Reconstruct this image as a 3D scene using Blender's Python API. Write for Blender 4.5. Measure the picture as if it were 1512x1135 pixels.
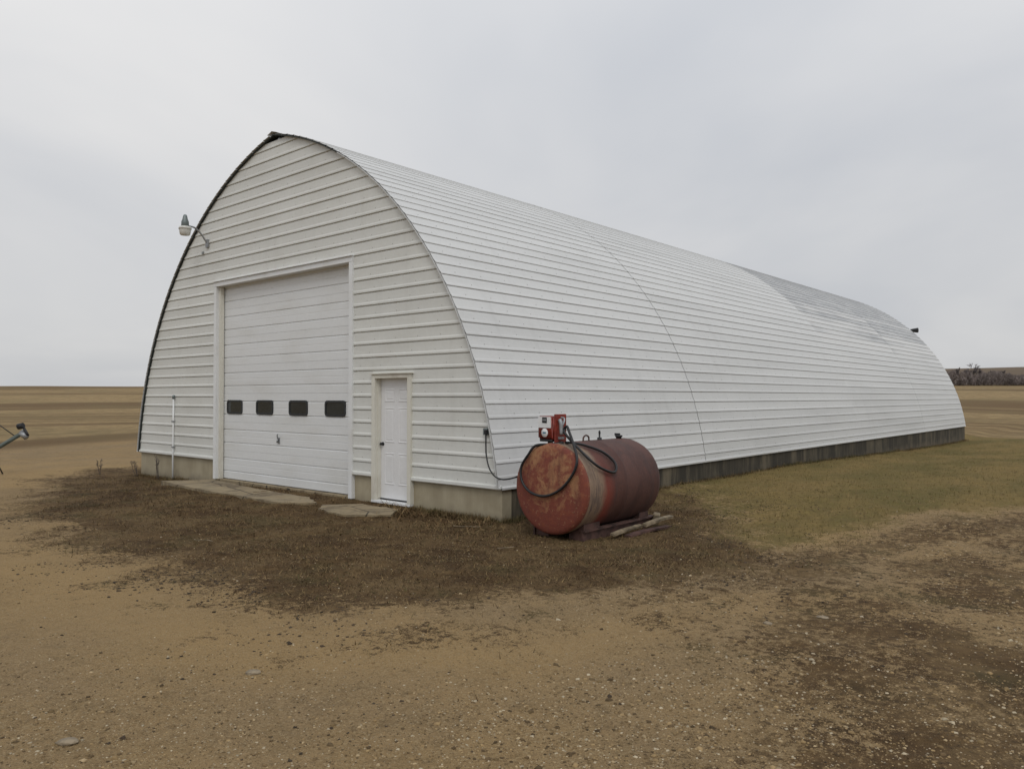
import bpy, bmesh, math, random
import numpy as np
from mathutils import Vector, Matrix

random.seed(7); rng = np.random.default_rng(7)
for o in list(bpy.data.objects): bpy.data.objects.remove(o)
scene = bpy.context.scene
COL = scene.collection
R = math.radians

# ------------------------------------------------------------------ camera
EYE = Vector((7.595, -8.539, 1.74))
YAW, PITCH = math.atan(984/1136.), math.atan(18.5/1136.)
cam = bpy.data.cameras.new('camera'); cam.sensor_width = 36; cam.lens = 36*1136/1512.
cam.clip_end = 6000; cam.clip_start = .05
cam_o = bpy.data.objects.new('camera', cam); COL.objects.link(cam_o)
cam_o.location = EYE; cam_o.rotation_euler = (math.pi/2+PITCH, 0, YAW)
scene.camera = cam_o

# ------------------------------------------------------------------ sky, sun, exposure
SUN_EL, SUN_AZ = 48., 318.            # azimuth: degrees counter-clockwise from +X
w = bpy.data.worlds.new('World'); scene.world = w; w.use_nodes = True
nt = w.node_tree; nt.nodes.clear()
def N(t, typ, **kw):
    n = t.nodes.new(typ)
    for k, v in kw.items(): setattr(n, k, v)
    return n
def L(t, a, b): t.links.new(a, b)
sky = N(nt, 'ShaderNodeTexSky', sky_type='NISHITA'); sky.sun_disc = False
sky.sun_elevation = R(SUN_EL); sky.sun_rotation = R(90-SUN_AZ)
tc = N(nt, 'ShaderNodeTexCoord'); sx = N(nt, 'ShaderNodeSeparateXYZ'); L(nt, tc.outputs['Generated'], sx.inputs[0])
def M(t, op, a, b=None, c=None, clamp=False):
    n = N(t, 'ShaderNodeMath', operation=op); n.use_clamp = clamp
    for i, v in enumerate((a, b, c)):
        if v is None: continue
        if isinstance(v, (int, float)): n.inputs[i].default_value = v
        else: L(t, v, n.inputs[i])
    return n.outputs[0]
zc = M(nt, 'MAXIMUM', sx.outputs[2], 0.)
zz = M(nt, 'ADD', zc, .22)
cb = N(nt, 'ShaderNodeCombineXYZ')
L(nt, M(nt, 'DIVIDE', sx.outputs[0], zz), cb.inputs[0]); L(nt, M(nt, 'DIVIDE', sx.outputs[1], zz), cb.inputs[1])
n1 = N(nt, 'ShaderNodeTexNoise'); n1.inputs['Scale'].default_value = .55; n1.inputs['Detail'].default_value = 5; n1.inputs['Roughness'].default_value = .5
n1.inputs['Distortion'].default_value = .4
L(nt, cb.outputs[0], n1.inputs['Vector'])
rp = N(nt, 'ShaderNodeValToRGB'); L(nt, n1.outputs[0], rp.inputs[0])
rp.color_ramp.elements[0].position = .33; rp.color_ramp.elements[0].color = (.505, .528, .570, 1)
rp.color_ramp.elements[1].position = .66; rp.color_ramp.elements[1].color = (.715, .712, .712, 1)
gain = M(nt, 'ADD', M(nt, 'MULTIPLY', zc, .62), .88)      # overcast sky: brighter towards the zenith
sc = N(nt, 'ShaderNodeVectorMath', operation='SCALE'); L(nt, rp.outputs[0], sc.inputs[0]); L(nt, M(nt, 'MULTIPLY', gain, 10.), sc.inputs['Scale'])
mx = N(nt, 'ShaderNodeMix', data_type='RGBA'); mx.inputs[0].default_value = .97
L(nt, sky.outputs[0], mx.inputs[6]); L(nt, sc.outputs[0], mx.inputs[7])
bg = N(nt, 'ShaderNodeBackground'); bg.inputs[1].default_value = .1; L(nt, mx.outputs[2], bg.inputs[0])
wo = N(nt, 'ShaderNodeOutputWorld'); L(nt, bg.outputs[0], wo.inputs[0])
sun = bpy.data.lights.new('sun', 'SUN'); sun.energy = .8; sun.angle = R(25); sun.color = (1, .97, .92)
sun_o = bpy.data.objects.new('sun', sun); COL.objects.link(sun_o)
sdir = Vector((math.cos(R(SUN_AZ))*math.cos(R(SUN_EL)), math.sin(R(SUN_AZ))*math.cos(R(SUN_EL)), math.sin(R(SUN_EL))))
sun_o.rotation_euler = sdir.to_track_quat('Z', 'Y').to_euler(); sun_o.location = (10, -30, 30)
vs = scene.view_settings
vs.view_transform = 'Standard'; vs.look = 'None'; vs.gamma = 1; vs.exposure = 0; vs.use_curve_mapping = False
scene.render.engine = 'CYCLES'
scene.cycles.max_bounces = 6; scene.cycles.use_denoising = True

# ------------------------------------------------------------------ helpers
def link(name, me, mats=None, parent=None, loc=None):
    if mats is not None and not me.materials:
        for m in (mats if isinstance(mats, (list, tuple)) else [mats]): me.materials.append(m)
    o = bpy.data.objects.new(name, me); COL.objects.link(o)
    if parent: o.parent = parent
    if loc is not None: o.location = loc
    return o
def tag(o, label, cat=None, group=None, kind=None):
    if label: o['label'] = label
    if cat: o['category'] = cat
    if group: o['group'] = group
    if kind: o['kind'] = kind
    return o
def empty(name, loc=(0, 0, 0), rz=0):
    o = bpy.data.objects.new(name, None); COL.objects.link(o); o.location = loc; o.rotation_euler = (0, 0, rz)
    o.empty_display_size = .2
    return o
def bm_obj(name, bm, mat, parent=None, smooth=False, loc=None):
    bmesh.ops.recalc_face_normals(bm, faces=bm.faces[:])
    me = bpy.data.meshes.new(name); bm.to_mesh(me); bm.free()
    if smooth:
        for p in me.polygons: p.use_smooth = True
    return link(name, me, mat, parent, loc)
def add_box(bm, x0, x1, y0, y1, z0, z1, mi=0):
    v = [bm.verts.new(p) for p in ((x0,y0,z0),(x1,y0,z0),(x1,y1,z0),(x0,y1,z0),(x0,y0,z1),(x1,y0,z1),(x1,y1,z1),(x0,y1,z1))]
    for f in ((0,3,2,1),(4,5,6,7),(0,1,5,4),(1,2,6,5),(2,3,7,6),(3,0,4,7)):
        bm.faces.new([v[i] for i in f]).material_index = mi
def box(name, x0, x1, y0, y1, z0, z1, mat, parent=None, bev=0):
    bm = bmesh.new(); add_box(bm, x0, x1, y0, y1, z0, z1)
    if bev: bmesh.ops.bevel(bm, geom=bm.edges[:], offset=bev, segments=2, affect='EDGES', profile=.6)
    return bm_obj(name, bm, mat, parent)
def add_tube(bm, pts, rad, n=8, cap=True):
    pts = [Vector(p) for p in pts]; k = len(pts)
    rads = rad if isinstance(rad, (list, tuple)) else [rad]*k
    rings = []; ref = None
    for i, p in enumerate(pts):
        d = (pts[min(i+1, k-1)]-pts[max(i-1, 0)]).normalized()
        if ref is None: ref = d.orthogonal().normalized()
        ref = (ref-d*ref.dot(d)).normalized(); b = d.cross(ref)
        rings.append([bm.verts.new(p+(ref*math.cos(2*math.pi*j/n)+b*math.sin(2*math.pi*j/n))*rads[i]) for j in range(n)])
    for a, c in zip(rings, rings[1:]):
        for j in range(n): bm.faces.new((a[j], a[(j+1) % n], c[(j+1) % n], c[j])).smooth = True
    if cap: bm.faces.new(rings[0][::-1]); bm.faces.new(rings[-1])
def tube(name, pts, rad, mat, parent=None, n=8):
    bm = bmesh.new(); add_tube(bm, pts, rad, n); return bm_obj(name, bm, mat, parent)
def catmull(pts, sub=8):
    P = [Vector(p) for p in pts]; P = [P[0]*2-P[1]]+P+[P[-1]*2-P[-2]]; out = []
    for i in range(1, len(P)-2):
        for s in range(sub):
            t = s/sub; a, b, c, d = P[i-1:i+3]
            out.append(.5*((2*b)+(c-a)*t+(2*a-5*b+4*c-d)*t*t+(3*b-a-3*c+d)*t**3))
    return out+[P[-2]]
def add_lathe(bm, prof, n=24, axis='Z', org=(0,0,0)):
    # prof: (radius, height); a radius of 0 closes the end
    rings = []
    def P(r, h, a):
        c, s = r*math.cos(a), r*math.sin(a)
        v = (c, s, h) if axis == 'Z' else (c, h, s) if axis == 'Y' else (h, c, s)
        return Vector(v)+Vector(org)
    for r, h in prof:
        if r < 1e-6: rings.append([bm.verts.new(P(0, h, 0))])
        else: rings.append([bm.verts.new(P(r, h, 2*math.pi*j/n)) for j in range(n)])
    for a, b in zip(rings, rings[1:]):
        for j in range(n):
            q = (j+1) % n
            if len(a) == 1 and len(b) == 1: continue
            if len(a) == 1: f = bm.faces.new((a[0], b[j], b[q]))
            elif len(b) == 1: f = bm.faces.new((a[j], a[q], b[0]))
            else: f = bm.faces.new((a[j], a[q], b[q], b[j]))
            f.smooth = True
def lathe(name, prof, mat, parent=None, n=24, axis='Z', org=(0,0,0)):
    bm = bmesh.new(); add_lathe(bm, prof, n, axis, org); return bm_obj(name, bm, mat, parent)
def np_mesh(name, V, F, mat, cols=None, attrs=None, smooth=False):
    me = bpy.data.meshes.new(name); V = np.asarray(V, np.float32); F = np.asarray(F, np.int32); k = F.shape[1]
    me.vertices.add(len(V)); me.vertices.foreach_set('co', V.ravel())
    me.loops.add(F.size); me.loops.foreach_set('vertex_index', F.ravel())
    me.polygons.add(len(F)); me.polygons.foreach_set('loop_start', np.arange(0, F.size, k, dtype=np.int32))
    if smooth: me.polygons.foreach_set('use_smooth', np.ones(len(F), bool))
    me.update(calc_edges=True)
    if cols is not None:
        a = me.color_attributes.new('col', 'FLOAT_COLOR', 'POINT')
        c = np.ones((len(V), 4), np.float32); c[:, :3] = cols; a.data.foreach_set('color', c.ravel())
    for n_, v in (attrs or {}).items():
        a = me.attributes.new(n_, 'FLOAT', 'POINT'); a.data.foreach_set('value', np.asarray(v, np.float32))
    me.materials.append(mat)
    return me

# ------------------------------------------------------------------ materials
def mat(name):
    m = bpy.data.materials.new(name); m.use_nodes = True
    t = m.node_tree; b = t.nodes['Principled BSDF']; return m, t, b
def noise(t, scale, vec=None, detail=4, rough=.55, dist=0.):
    n = N(t, 'ShaderNodeTexNoise'); n.inputs['Scale'].default_value = scale; n.inputs['Detail'].default_value = detail
    n.inputs['Roughness'].default_value = rough; n.inputs['Distortion'].default_value = dist
    if vec is not None: L(t, vec, n.inputs['Vector'])
    return n.outputs[0]
def coords(t, kind='Object', scale=None):
    c = N(t, 'ShaderNodeTexCoord').outputs[kind] if kind != 'World' else N(t, 'ShaderNodeNewGeometry').outputs['Position']
    if scale:
        mp = N(t, 'ShaderNodeMapping'); mp.inputs['Scale'].default_value = scale; L(t, c, mp.inputs[0]); return mp.outputs[0]
    return c
def mixc(t, f, a, b):
    n = N(t, 'ShaderNodeMix', data_type='RGBA')
    for i, v in ((0, f), (6, a), (7, b)):
        if isinstance(v, (int, float)): n.inputs[i].default_value = v
        elif isinstance(v, tuple): n.inputs[i].default_value = (*v[:3], 1)
        else: L(t, v, n.inputs[i])
    return n.outputs[2]
def step(t, v, a, b):
    n = N(t, 'ShaderNodeMapRange', interpolation_type='SMOOTHSTEP'); L(t, v, n.inputs[0])
    n.inputs[1].default_value = a; n.inputs[2].default_value = b; return n.outputs[0]
def bump(t, b, h, strength=.3, dist=.01):
    n = N(t, 'ShaderNodeBump'); n.inputs['Strength'].default_value = strength; n.inputs['Distance'].default_value = dist
    L(t, h, n.inputs['Height']); L(t, n.outputs[0], b.inputs['Normal'])
def rnd(t): return N(t, 'ShaderNodeObjectInfo').outputs['Random']

def painted(name, c, dirt, amount=.5, rough=.42, streak=(1, 1, 1), per=.05, down=None, can=.12):
    m, t, b = mat(name); p = coords(t, 'World', streak)
    n = noise(t, 1.6, p, 6, .6); n2 = noise(t, 14, coords(t, 'World'), 3)
    f = M(t, 'MULTIPLY', step(t, n, .42, .78), amount)
    col = mixc(t, f, c, dirt)
    if down:
        ds = M(t, 'MULTIPLY', step(t, noise(t, 1.0, coords(t, 'World', down), 5, .7), .50, .76), .16)
        col = mixc(t, ds, col, tuple(v_*.78 for v_ in dirt))
    v = M(t, 'ADD', M(t, 'MULTIPLY', rnd(t), per), 1-per*.5)
    sc_ = N(t, 'ShaderNodeVectorMath', operation='SCALE'); L(t, col, sc_.inputs[0])
    L(t, M(t, 'MULTIPLY', v, M(t, 'ADD', M(t, 'MULTIPLY', n2, .10), .95)), sc_.inputs['Scale'])
    L(t, sc_.outputs[0], b.inputs['Base Color']); b.inputs['Roughness'].default_value = rough
    bump(t, b, noise(t, 2.2, coords(t, 'World'), 3), can, .04)
    return m
M_front = painted('cream white siding', (.655, .662, .632), (.52, .515, .47), .5, .50, (.35, .35, 1.0), .07, (2.6, 1, .35), .16)
M_side = painted('white roof steel', (.615, .622, .615), (.49, .495, .485), .55, .52, (1.0, .10, 1.0), .07, (.35, 2.2, .35), .16)
M_trim = painted('white trim paint', (.72, .735, .74), (.52, .50, .45), .5, .45)
M_cream = painted('cream frame paint', (.68, .665, .59), (.42, .37, .29), .7, .55, (1, 1, .6))
M_odoor = painted('overhead door enamel', (.71, .725, .73), (.58, .575, .54), .5, .40, (.4, .4, 1.5), .03)
M_entry = painted('entry door enamel', (.74, .745, .755), (.60, .59, .57), .4, .40)

# weathered galvanised roof sheets: patches where white paint is gone
m, t, b = mat('weathered roof steel'); M_weather = m
p = coords(t, 'World', (1.2, .16, 1.2)); n = noise(t, 1.2, p, 6, .65, .3)
zw = N(t, 'ShaderNodeSeparateXYZ'); L(t, coords(t, 'World'), zw.inputs[0])
f = M(t, 'ADD', M(t, 'ADD', n, M(t, 'MULTIPLY', M(t, 'SUBTRACT', zw.outputs[2], 4.35), .26)), M(t, 'MULTIPLY', M(t, 'SUBTRACT', rnd(t), .5), .30))
f = M(t, 'MULTIPLY', step(t, f, .34, .76), M(t, 'ADD', .62, M(t, 'MULTIPLY', step(t, noise(t, 2.0, coords(t, 'World', (1, .5, 1)), 6, .7), .35, .6), .38)))
L(t, mixc(t, f, (.61, .612, .60), (.385, .395, .40)), b.inputs['Base Color'])
b.inputs['Roughness'].default_value = .45; L(t, M(t, 'MULTIPLY', f, .25), b.inputs['Metallic'])

def simple(name, c, rough=.6, metal=0, var=.35, scale=8, spec=None):
    m, t, b = mat(name); n = noise(t, scale, coords(t, 'Object'), 5)
    d = tuple(v*(1-var) for v in c); e = tuple(min(1, v*(1+var)) for v in c)
    L(t, mixc(t, step(t, n, .3, .7), d, e), b.inputs['Base Color'])
    b.inputs['Roughness'].default_value = rough; b.inputs['Metallic'].default_value = metal
    if spec is not None: b.inputs['Specular IOR Level'].default_value = spec
    return m
M_shade = simple('dark gable shade', (.020, .026, .024), .7)  # shade under the roof overhang as near-black colour; interior backing shares it
M_black = simple('black rubber', (.010, .010, .011), .5, 0, .2)
M_dark = simple('dark metal', (.022, .022, .024), .55, .3)
M_galv = simple('galvanised steel', (.30, .31, .32), .5, .5, .2)
M_glass = simple('dark window glass', (.028, .033, .034), .05, 0, .2, 2)
M_gask = simple('black window gasket', (.018, .020, .021), .6, 0, .2)
M_interior = simple('dim interior lining', (.10, .095, .085), .8)
M_wood = simple('weathered plank wood', (.21, .165, .105), .8, 0, .4, 14)
M_board = simple('bare wood jamb', (.40, .34, .26), .8, 0, .3, 10)
M_red = simple('red pump enamel', (.215, .030, .019), .38, 0, .25, 14)
M_face = simple('white dial face', (.75, .76, .76), .3, 0, .05)
M_blue = simple('faded blue print', (.10, .22, .30), .5, 0, .2)
M_glassw = simple('milky lamp refractor', (.62, .62, .58), .3, 0, .08)
M_lampg = simple('grey lamp housing', (.16, .19, .19), .45, .3, .15)
M_stone = simple('pale field stone', (.23, .185, .125), .85, 0, .3, 20)
M_bark = simple('bare bark', (.085, .07, .065), .9, 0, .3, 2)
M_twig = simple('bare grey twigs', (.17, .145, .14), .9, 0, .35, .4)
M_screw = simple('screw heads', (.13, .125, .115), .5, .4)
M_green = simple('faded green auger paint', (.085, .105, .095), .55, .2, .3, 6)

# concrete
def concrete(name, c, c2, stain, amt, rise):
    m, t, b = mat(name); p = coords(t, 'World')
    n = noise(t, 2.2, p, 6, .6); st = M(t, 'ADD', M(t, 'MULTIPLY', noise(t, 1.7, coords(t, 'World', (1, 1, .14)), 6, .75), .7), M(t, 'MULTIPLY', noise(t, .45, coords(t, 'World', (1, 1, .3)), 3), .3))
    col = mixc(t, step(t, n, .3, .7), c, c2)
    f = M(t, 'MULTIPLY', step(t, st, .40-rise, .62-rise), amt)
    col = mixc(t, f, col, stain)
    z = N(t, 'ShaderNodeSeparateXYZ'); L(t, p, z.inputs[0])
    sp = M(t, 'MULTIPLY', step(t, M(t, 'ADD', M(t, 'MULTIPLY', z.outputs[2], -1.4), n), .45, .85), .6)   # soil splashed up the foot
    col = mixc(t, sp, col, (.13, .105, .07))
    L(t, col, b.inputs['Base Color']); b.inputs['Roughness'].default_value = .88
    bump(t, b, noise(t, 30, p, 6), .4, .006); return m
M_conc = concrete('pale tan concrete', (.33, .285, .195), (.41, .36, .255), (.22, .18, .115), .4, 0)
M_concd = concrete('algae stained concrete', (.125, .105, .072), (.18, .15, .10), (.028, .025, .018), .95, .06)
def soiled(m):
    t = m.node_tree; b = t.nodes['Principled BSDF']; P_ = coords(t, 'World'); src = b.inputs['Base Color'].links[0].from_socket
    f = step(t, M(t, 'ADD', M(t, 'MULTIPLY', noise(t, 1.6, P_, 6, .7), .7), M(t, 'MULTIPLY', noise(t, 9, P_, 4, .7), .3)), .48, .60)
    c_ = mixc(t, M(t, 'MULTIPLY', f, .75), src, (.105, .075, .042))
    v_ = N(t, 'ShaderNodeTexVoronoi', feature='DISTANCE_TO_EDGE'); v_.inputs['Scale'].default_value = .8; L(t, P_, v_.inputs['Vector'])
    c_ = mixc(t, M(t, 'SUBTRACT', 1., step(t, v_.outputs['Distance'], .004, .014)), c_, (.045, .035, .022)); L(t, c_, b.inputs['Base Color']); return m
M_apron = concrete('worn apron concrete', (.28, .22, .13), (.36, .29, .18), (.17, .125, .07), .5, 0); soiled(M_apron)

# rusty tank: end and shell
m, t, b = mat('rusty tank end'); M_tankend = m
p = coords(t, 'Object'); n = noise(t, 3.4, p, 7, .65, .6); n2 = noise(t, 11, p, 6, .7)
z = N(t, 'ShaderNodeSeparateXYZ'); L(t, p, z.inputs[0])
dist2 = M(t, 'ADD', M(t, 'POWER', M(t, 'MULTIPLY', z.outputs[0], 1.), 2.), M(t, 'POWER', M(t, 'ADD', z.outputs[2], -.22), 2.))
up = M(t, 'MULTIPLY', M(t, 'SUBTRACT', .09, dist2), .55)
col = mixc(t, step(t, M(t, 'ADD', M(t, 'ADD', n, M(t, 'MULTIPLY', M(t, 'SUBTRACT', n2, .5), .5)), up), .42, .60), (.185, .046, .028), (.335, .170, .080))
col = mixc(t, M(t, 'MULTIPLY', step(t, n2, .48, .66), .7), col, (.23, .062, .028))
col = mixc(t, M(t, 'MULTIPLY', step(t, noise(t, 5, p, 5, .7), .52, .68), .5), col, (.115, .032, .028))
n3 = noise(t, 26, p, 5, .75)
col = mixc(t, M(t, 'MULTIPLY', step(t, n3, .56, .68), .4), col, (.075, .026, .022))
col = mixc(t, M(t, 'MULTIPLY', step(t, noise(t, 17, p, 5, .8, .8), .58, .68), .75), col, (.40, .25, .13))
drip = noise(t, 7, coords(t, 'Object', (1, 1, .10)), 5, .7)
col = mixc(t, M(t, 'MULTIPLY', step(t, drip, .54, .70), .5), col, (.10, .034, .024))
L(t, col, b.inputs['Base Color']); b.inputs['Roughness'].default_value = .82; bump(t, b, M(t, 'ADD', n2, n3), .45, .012)
m, t, b = mat('rusty tank shell'); M_tank = m
p = coords(t, 'Object'); n = noise(t, 2.2, coords(t, 'Object', (1, 1.4, .7)), 6, .6, .5); n2 = noise(t, 13, p, 6, .7)
s = N(t, 'ShaderNodeSeparateXYZ'); L(t, p, s.inputs[0]); yy = M(t, 'ADD', s.outputs[1], M(t, 'MULTIPLY', M(t, 'SUBTRACT', n, .5), .32))
col = mixc(t, step(t, n, .35, .68), (.055, .021, .016), (.098, .040, .030))
col = mixc(t, M(t, 'MULTIPLY', step(t, n2, .45, .7), .35), col, (.13, .045, .03))
lowz = step(t, M(t, 'MULTIPLY', s.outputs[2], -1.), -.55, .15)
col = mixc(t, M(t, 'MULTIPLY', M(t, 'SUBTRACT', 1., step(t, yy, .42, .70)), M(t, 'ADD', M(t, 'MULTIPLY', lowz, .8), .1)), col, (.22, .042, .024))
col = mixc(t, M(t, 'MULTIPLY', M(t, 'SUBTRACT', 1., step(t, yy, .26, .42)), .85), col, (.27, .20, .135))
col = mixc(t, M(t, 'MULTIPLY', step(t, noise(t, 6, coords(t, 'Object', (1, 3, .4)), 4), .5, .65), M(t, 'MULTIPLY', M(t, 'SUBTRACT', 1., step(t, yy, .24, .40)), .8)), col, (.12, .085, .07))
n3 = noise(t, 22, p, 6, .75)
col = mixc(t, M(t, 'MULTIPLY', step(t, n3, .54, .68), .5), col, (.030, .015, .014))
col = mixc(t, M(t, 'MULTIPLY', step(t, noise(t, 15, p, 5, .8, .6), .60, .70), .5), col, (.17, .075, .045))
circ = noise(t, 4, coords(t, 'Object', (.25, 2.2, .25)), 5, .75)
col = mixc(t, M(t, 'MULTIPLY', step(t, circ, .50, .66), .45), col, (.060, .036, .034))
L(t, col, b.inputs['Base Color']); b.inputs['Roughness'].default_value = .72; bump(t, b, M(t, 'ADD', n2, n3), .4, .01)
M_rust = simple('rusty skid steel', (.075, .038, .030), .8, 0, .5, 7)

# vertex coloured stuff (blades, stones)
def vcol(name, rough=.9):
    m, t, b = mat(name); a = N(t, 'ShaderNodeAttribute', attribute_name='col'); L(t, a.outputs['Color'], b.inputs['Base Color'])
    b.inputs['Roughness'].default_value = rough; b.inputs['Specular IOR Level'].default_value = .2; return m
M_blade = vcol('dry grass blades'); M_grav = vcol('gravel stones', .85)

# ------------------------------------------------------------------ ground
def vnoise(x, y, s, seed=0):
    x = np.asarray(x)/s; y = np.asarray(y)/s; xi = np.floor(x).astype(np.int64); yi = np.floor(y).astype(np.int64)
    fx = x-xi; fy = y-yi; fx = fx*fx*(3-2*fx); fy = fy*fy*(3-2*fy)
    def h(a, b):
        k = (a*374761393+b*668265263+seed*982451653) & 0xffffffff
        k = ((k ^ (k >> 13))*1274126177) & 0xffffffff
        return ((k ^ (k >> 16)) & 0xffff)/65535.
    return (h(xi, yi)*(1-fx)+h(xi+1, yi)*fx)*(1-fy)+(h(xi, yi+1)*(1-fx)+h(xi+1, yi+1)*fx)*fy
def fbm(x, y, s, o=4, seed=0):
    r = 0; a = .5; tot = 0
    for i in range(o): r = r+a*vnoise(x, y, s/2**i, seed+i*17); tot += a; a *= .55
    return r/tot
def sst(v, a, b): q = np.clip((v-a)/(b-a), 0, 1); return q*q*(3-2*q)
def poly_sd(x, y, P):                       # signed distance, positive inside
    P = np.array(P, float); d = np.full(np.shape(x), 1e9); ins = np.zeros(np.shape(x), bool)
    for a, b_ in zip(P, np.roll(P, -1, 0)):
        e = b_-a; wx, wy = x-a[0], y-a[1]; k = np.clip((wx*e[0]+wy*e[1])/(e@e), 0, 1)
        d = np.minimum(d, np.hypot(wx-e[0]*k, wy-e[1]*k))
        c = (a[1] > y) != (b_[1] > y)
        with np.errstate(divide='ignore', invalid='ignore'): ins ^= c & (x < (b_[0]-a[0])*(y-a[1])/(b_[1]-a[1]+1e-12)+a[0])
    return np.where(ins, d, -d)
PATCH = [(-8.0,-3.8),(-11.5,-2.2),(-14.2,-.1),(-12.4,1.6),(-12.0,1.0),(0,1.0),(0,4.5),(1.9,3.2),(2.6,1.3),(3.95,-.1),(3.75,-1.5),(3.3,-2.65),(2.55,-3.6),(1.72,-4.2),(.79,-4.25),(-.88,-4.45),(-2.15,-4.6),(-4.54,-4.2)]
LAWN = [(-1,2),(1.9,2.2),(2.7,.9),(3.91,.2),(4.25,2.3),(5.72,6.0),(8.2,12),(12,17),(40,22),(40,37),(-14,37),(-14,34),(-1,34)]
ROUGH = [(3.6,-1.0),(4.3,1.5),(4.6,2.8),(5.72,6.04),(8.2,12),(14,18),(20,12),(16,-8),(8.6,-8.5),(6.2,-6.6),(4.9,-4.8),(4.2,-2.8)]
def masks(x, y):
    wob = (fbm(x, y, 1.6, 4, 3)-.5)*1.5+(fbm(x, y, .4, 3, 9)-.5)*.7
    sd = poly_sd(x, y, PATCH)
    dark = sst(sd+wob*1.25, -1.45, 1.05)*.97
    sl = poly_sd(x, y, LAWN); lawn = sst(sl+wob*1.3, -1.1, 1.1)
    sr = poly_sd(x, y, ROUGH)
    rough = sst(sr+wob*1.2, -1.2, 2.4)*(.45+.9*(fbm(x, y, 1.1, 4, 21)-.40))
    stray = .54*sst(sd+wob*1.5, -2.4, -.3)*sst(fbm(x, y, .6, 3, 22), .40, .62)
    stray = np.maximum(stray, .62*np.exp(-((sl+.55+wob*.6)/.75)**2)*sst(14-y, 0, 8)*sst(x, .5, 2.5))
    fl = -x-25-.30*y+(fbm(x, y, 9, 3, 5)-.5)*4
    field = np.maximum(sst(fl, -1, 2.5), sst(y-37+(fbm(x, y, 5, 3, 6)-.5)*2, -.6, 1.0))
    dark = np.clip(np.maximum(np.maximum(dark, rough), stray), 0, 1)*(1-field); lawn = lawn*(1-field)*(1-dark*.8)
    return dark, lawn, field
def height(x, y, fine=True):
    x = np.asarray(x, float); y = np.asarray(y, float)
    r = np.hypot(x, y); az = np.degrees(np.arctan2(y, x))
    wl = sst(az, 112, 146)+sst(-az, 90, 175); wl = np.clip(wl, 0, 1)                    # 1 = left field, 0 = right field
    left = 4.9*sst(r, 20, 300)-2.5*sst(r, 300, 800)
    right = 5.4*sst(r, 45, 250)-1.0*sst(r, 250, 330)+15.5*sst(r, 320, 560)-6*sst(r, 600, 1400)
    back = sst(-az, 20, 70)*sst(-az+180, 10, 60)
    g = (left*wl+right*(1-wl))*(1-.7*back)
    g = g+(fbm(x, y, 90, 3, 40)-.5)*2.2*sst(r, 60, 250)
    # close to the barn
    d = np.where((x < 4) & (x > -14), 1, 0)
    base = -.13+0*x
    base = base-.10*sst(-x, 6, 12)*sst(-np.abs(y+1), -9, -2)
    side = sst(x, -1, .2)*(1-sst(x, 3, 9))
    base = base+side*(.13*sst(y, 2.0, 5.5)-.30*sst(y, 8, 30))
    base = base-.10*sst(y, 12, 32)*sst(x, 3, 9)
    base = base+.045*np.exp(-(((x+5.2)/4.)**2+((y+.6)/1.3)**2))
    g = g+base
    if fine:
        dk, lw, fd = masks(x, y); near = 1-sst(r, 25, 60)
        g = g+near*((fbm(x, y, 1.3, 3, 60)-.5)*.05+dk*((fbm(x, y, .22, 3, 70)-.45)*.065)+lw*(fbm(x, y, .3, 3, 71)-.5)*.03+(1-dk)*(fbm(x, y, .12, 3, 72)-.5)*.018)
    return g
m, t, b = mat('farmyard ground'); M_ground = m
P = coords(t, 'World')
def attr(n): return N(t, 'ShaderNodeAttribute', attribute_name=n).outputs['Fac']
nB, nM, nF, nG = noise(t, .35, P, 5, .6), noise(t, 2.3, P, 6, .65), noise(t, 14, P, 6, .75), noise(t, 75, P, 4, .8)
vo = N(t, 'ShaderNodeTexVoronoi'); vo.inputs['Scale'].default_value = 85; L(t, P, vo.inputs['Vector'])
vb = N(t, 'ShaderNodeSeparateColor'); L(t, vo.outputs['Color'], vb.inputs[0])
nH = noise(t, 5.5, P, 5, .7)
gr = mixc(t, step(t, nB, .32, .68), (.325, .220, .104), (.270, .192, .106))
gr = mixc(t, M(t, 'MULTIPLY', step(t, nM, .42, .72), .45), gr, (.185, .128, .062))
gr = mixc(t, M(t, 'MULTIPLY', step(t, nH, .52, .70), .45), gr, (.120, .084, .046))
gr = mixc(t, M(t, 'MULTIPLY', step(t, nF, .50, .68), .55), gr, (.105, .074, .042))
gr = mixc(t, M(t, 'MULTIPLY', attr('lane'), .62), gr, (.365, .246, .112))
gr = mixc(t, M(t, 'MULTIPLY', step(t, nG, .50, .66), .55), gr, (.090, .064, .038))
gr = mixc(t, M(t, 'MULTIPLY', step(t, vb.outputs[0], .70, .95), .50), gr, (.38, .29, .165))
dkc = mixc(t, step(t, nM, .36, .66), (.066, .038, .017), (.135, .084, .038))
dkc = mixc(t, M(t, 'MULTIPLY', step(t, noise(t, .75, P, 5, .65), .44, .66), .75), dkc, (.185, .125, .060))
dkc = mixc(t, M(t, 'MULTIPLY', step(t, nF, .48, .68), .6), dkc, (.040, .028, .018))
dkc = mixc(t, M(t, 'MULTIPLY', step(t, nG, .52, .70), .5), dkc, (.165, .115, .062))
dkc = mixc(t, M(t, 'MULTIPLY', step(t, noise(t, 1.1, P, 4), .52, .70), .45), dkc, (.066, .060, .025))
lwc = mixc(t, step(t, noise(t, .55, coords(t, 'World', (1, .45, 1)), 5, .65), .36, .64), (.235, .166, .060), (.138, .114, .036))
lwc = mixc(t, M(t, 'MULTIPLY', step(t, nM, .40, .7), .4), lwc, (.205, .145, .062))
lwc = mixc(t, M(t, 'MULTIPLY', step(t, nH, .46, .66), .5), lwc, (.110, .082, .033))
lwc = mixc(t, M(t, 'MULTIPLY', step(t, nF, .48, .66), .50), lwc, (.105, .078, .034))
band = attr('band')
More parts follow.
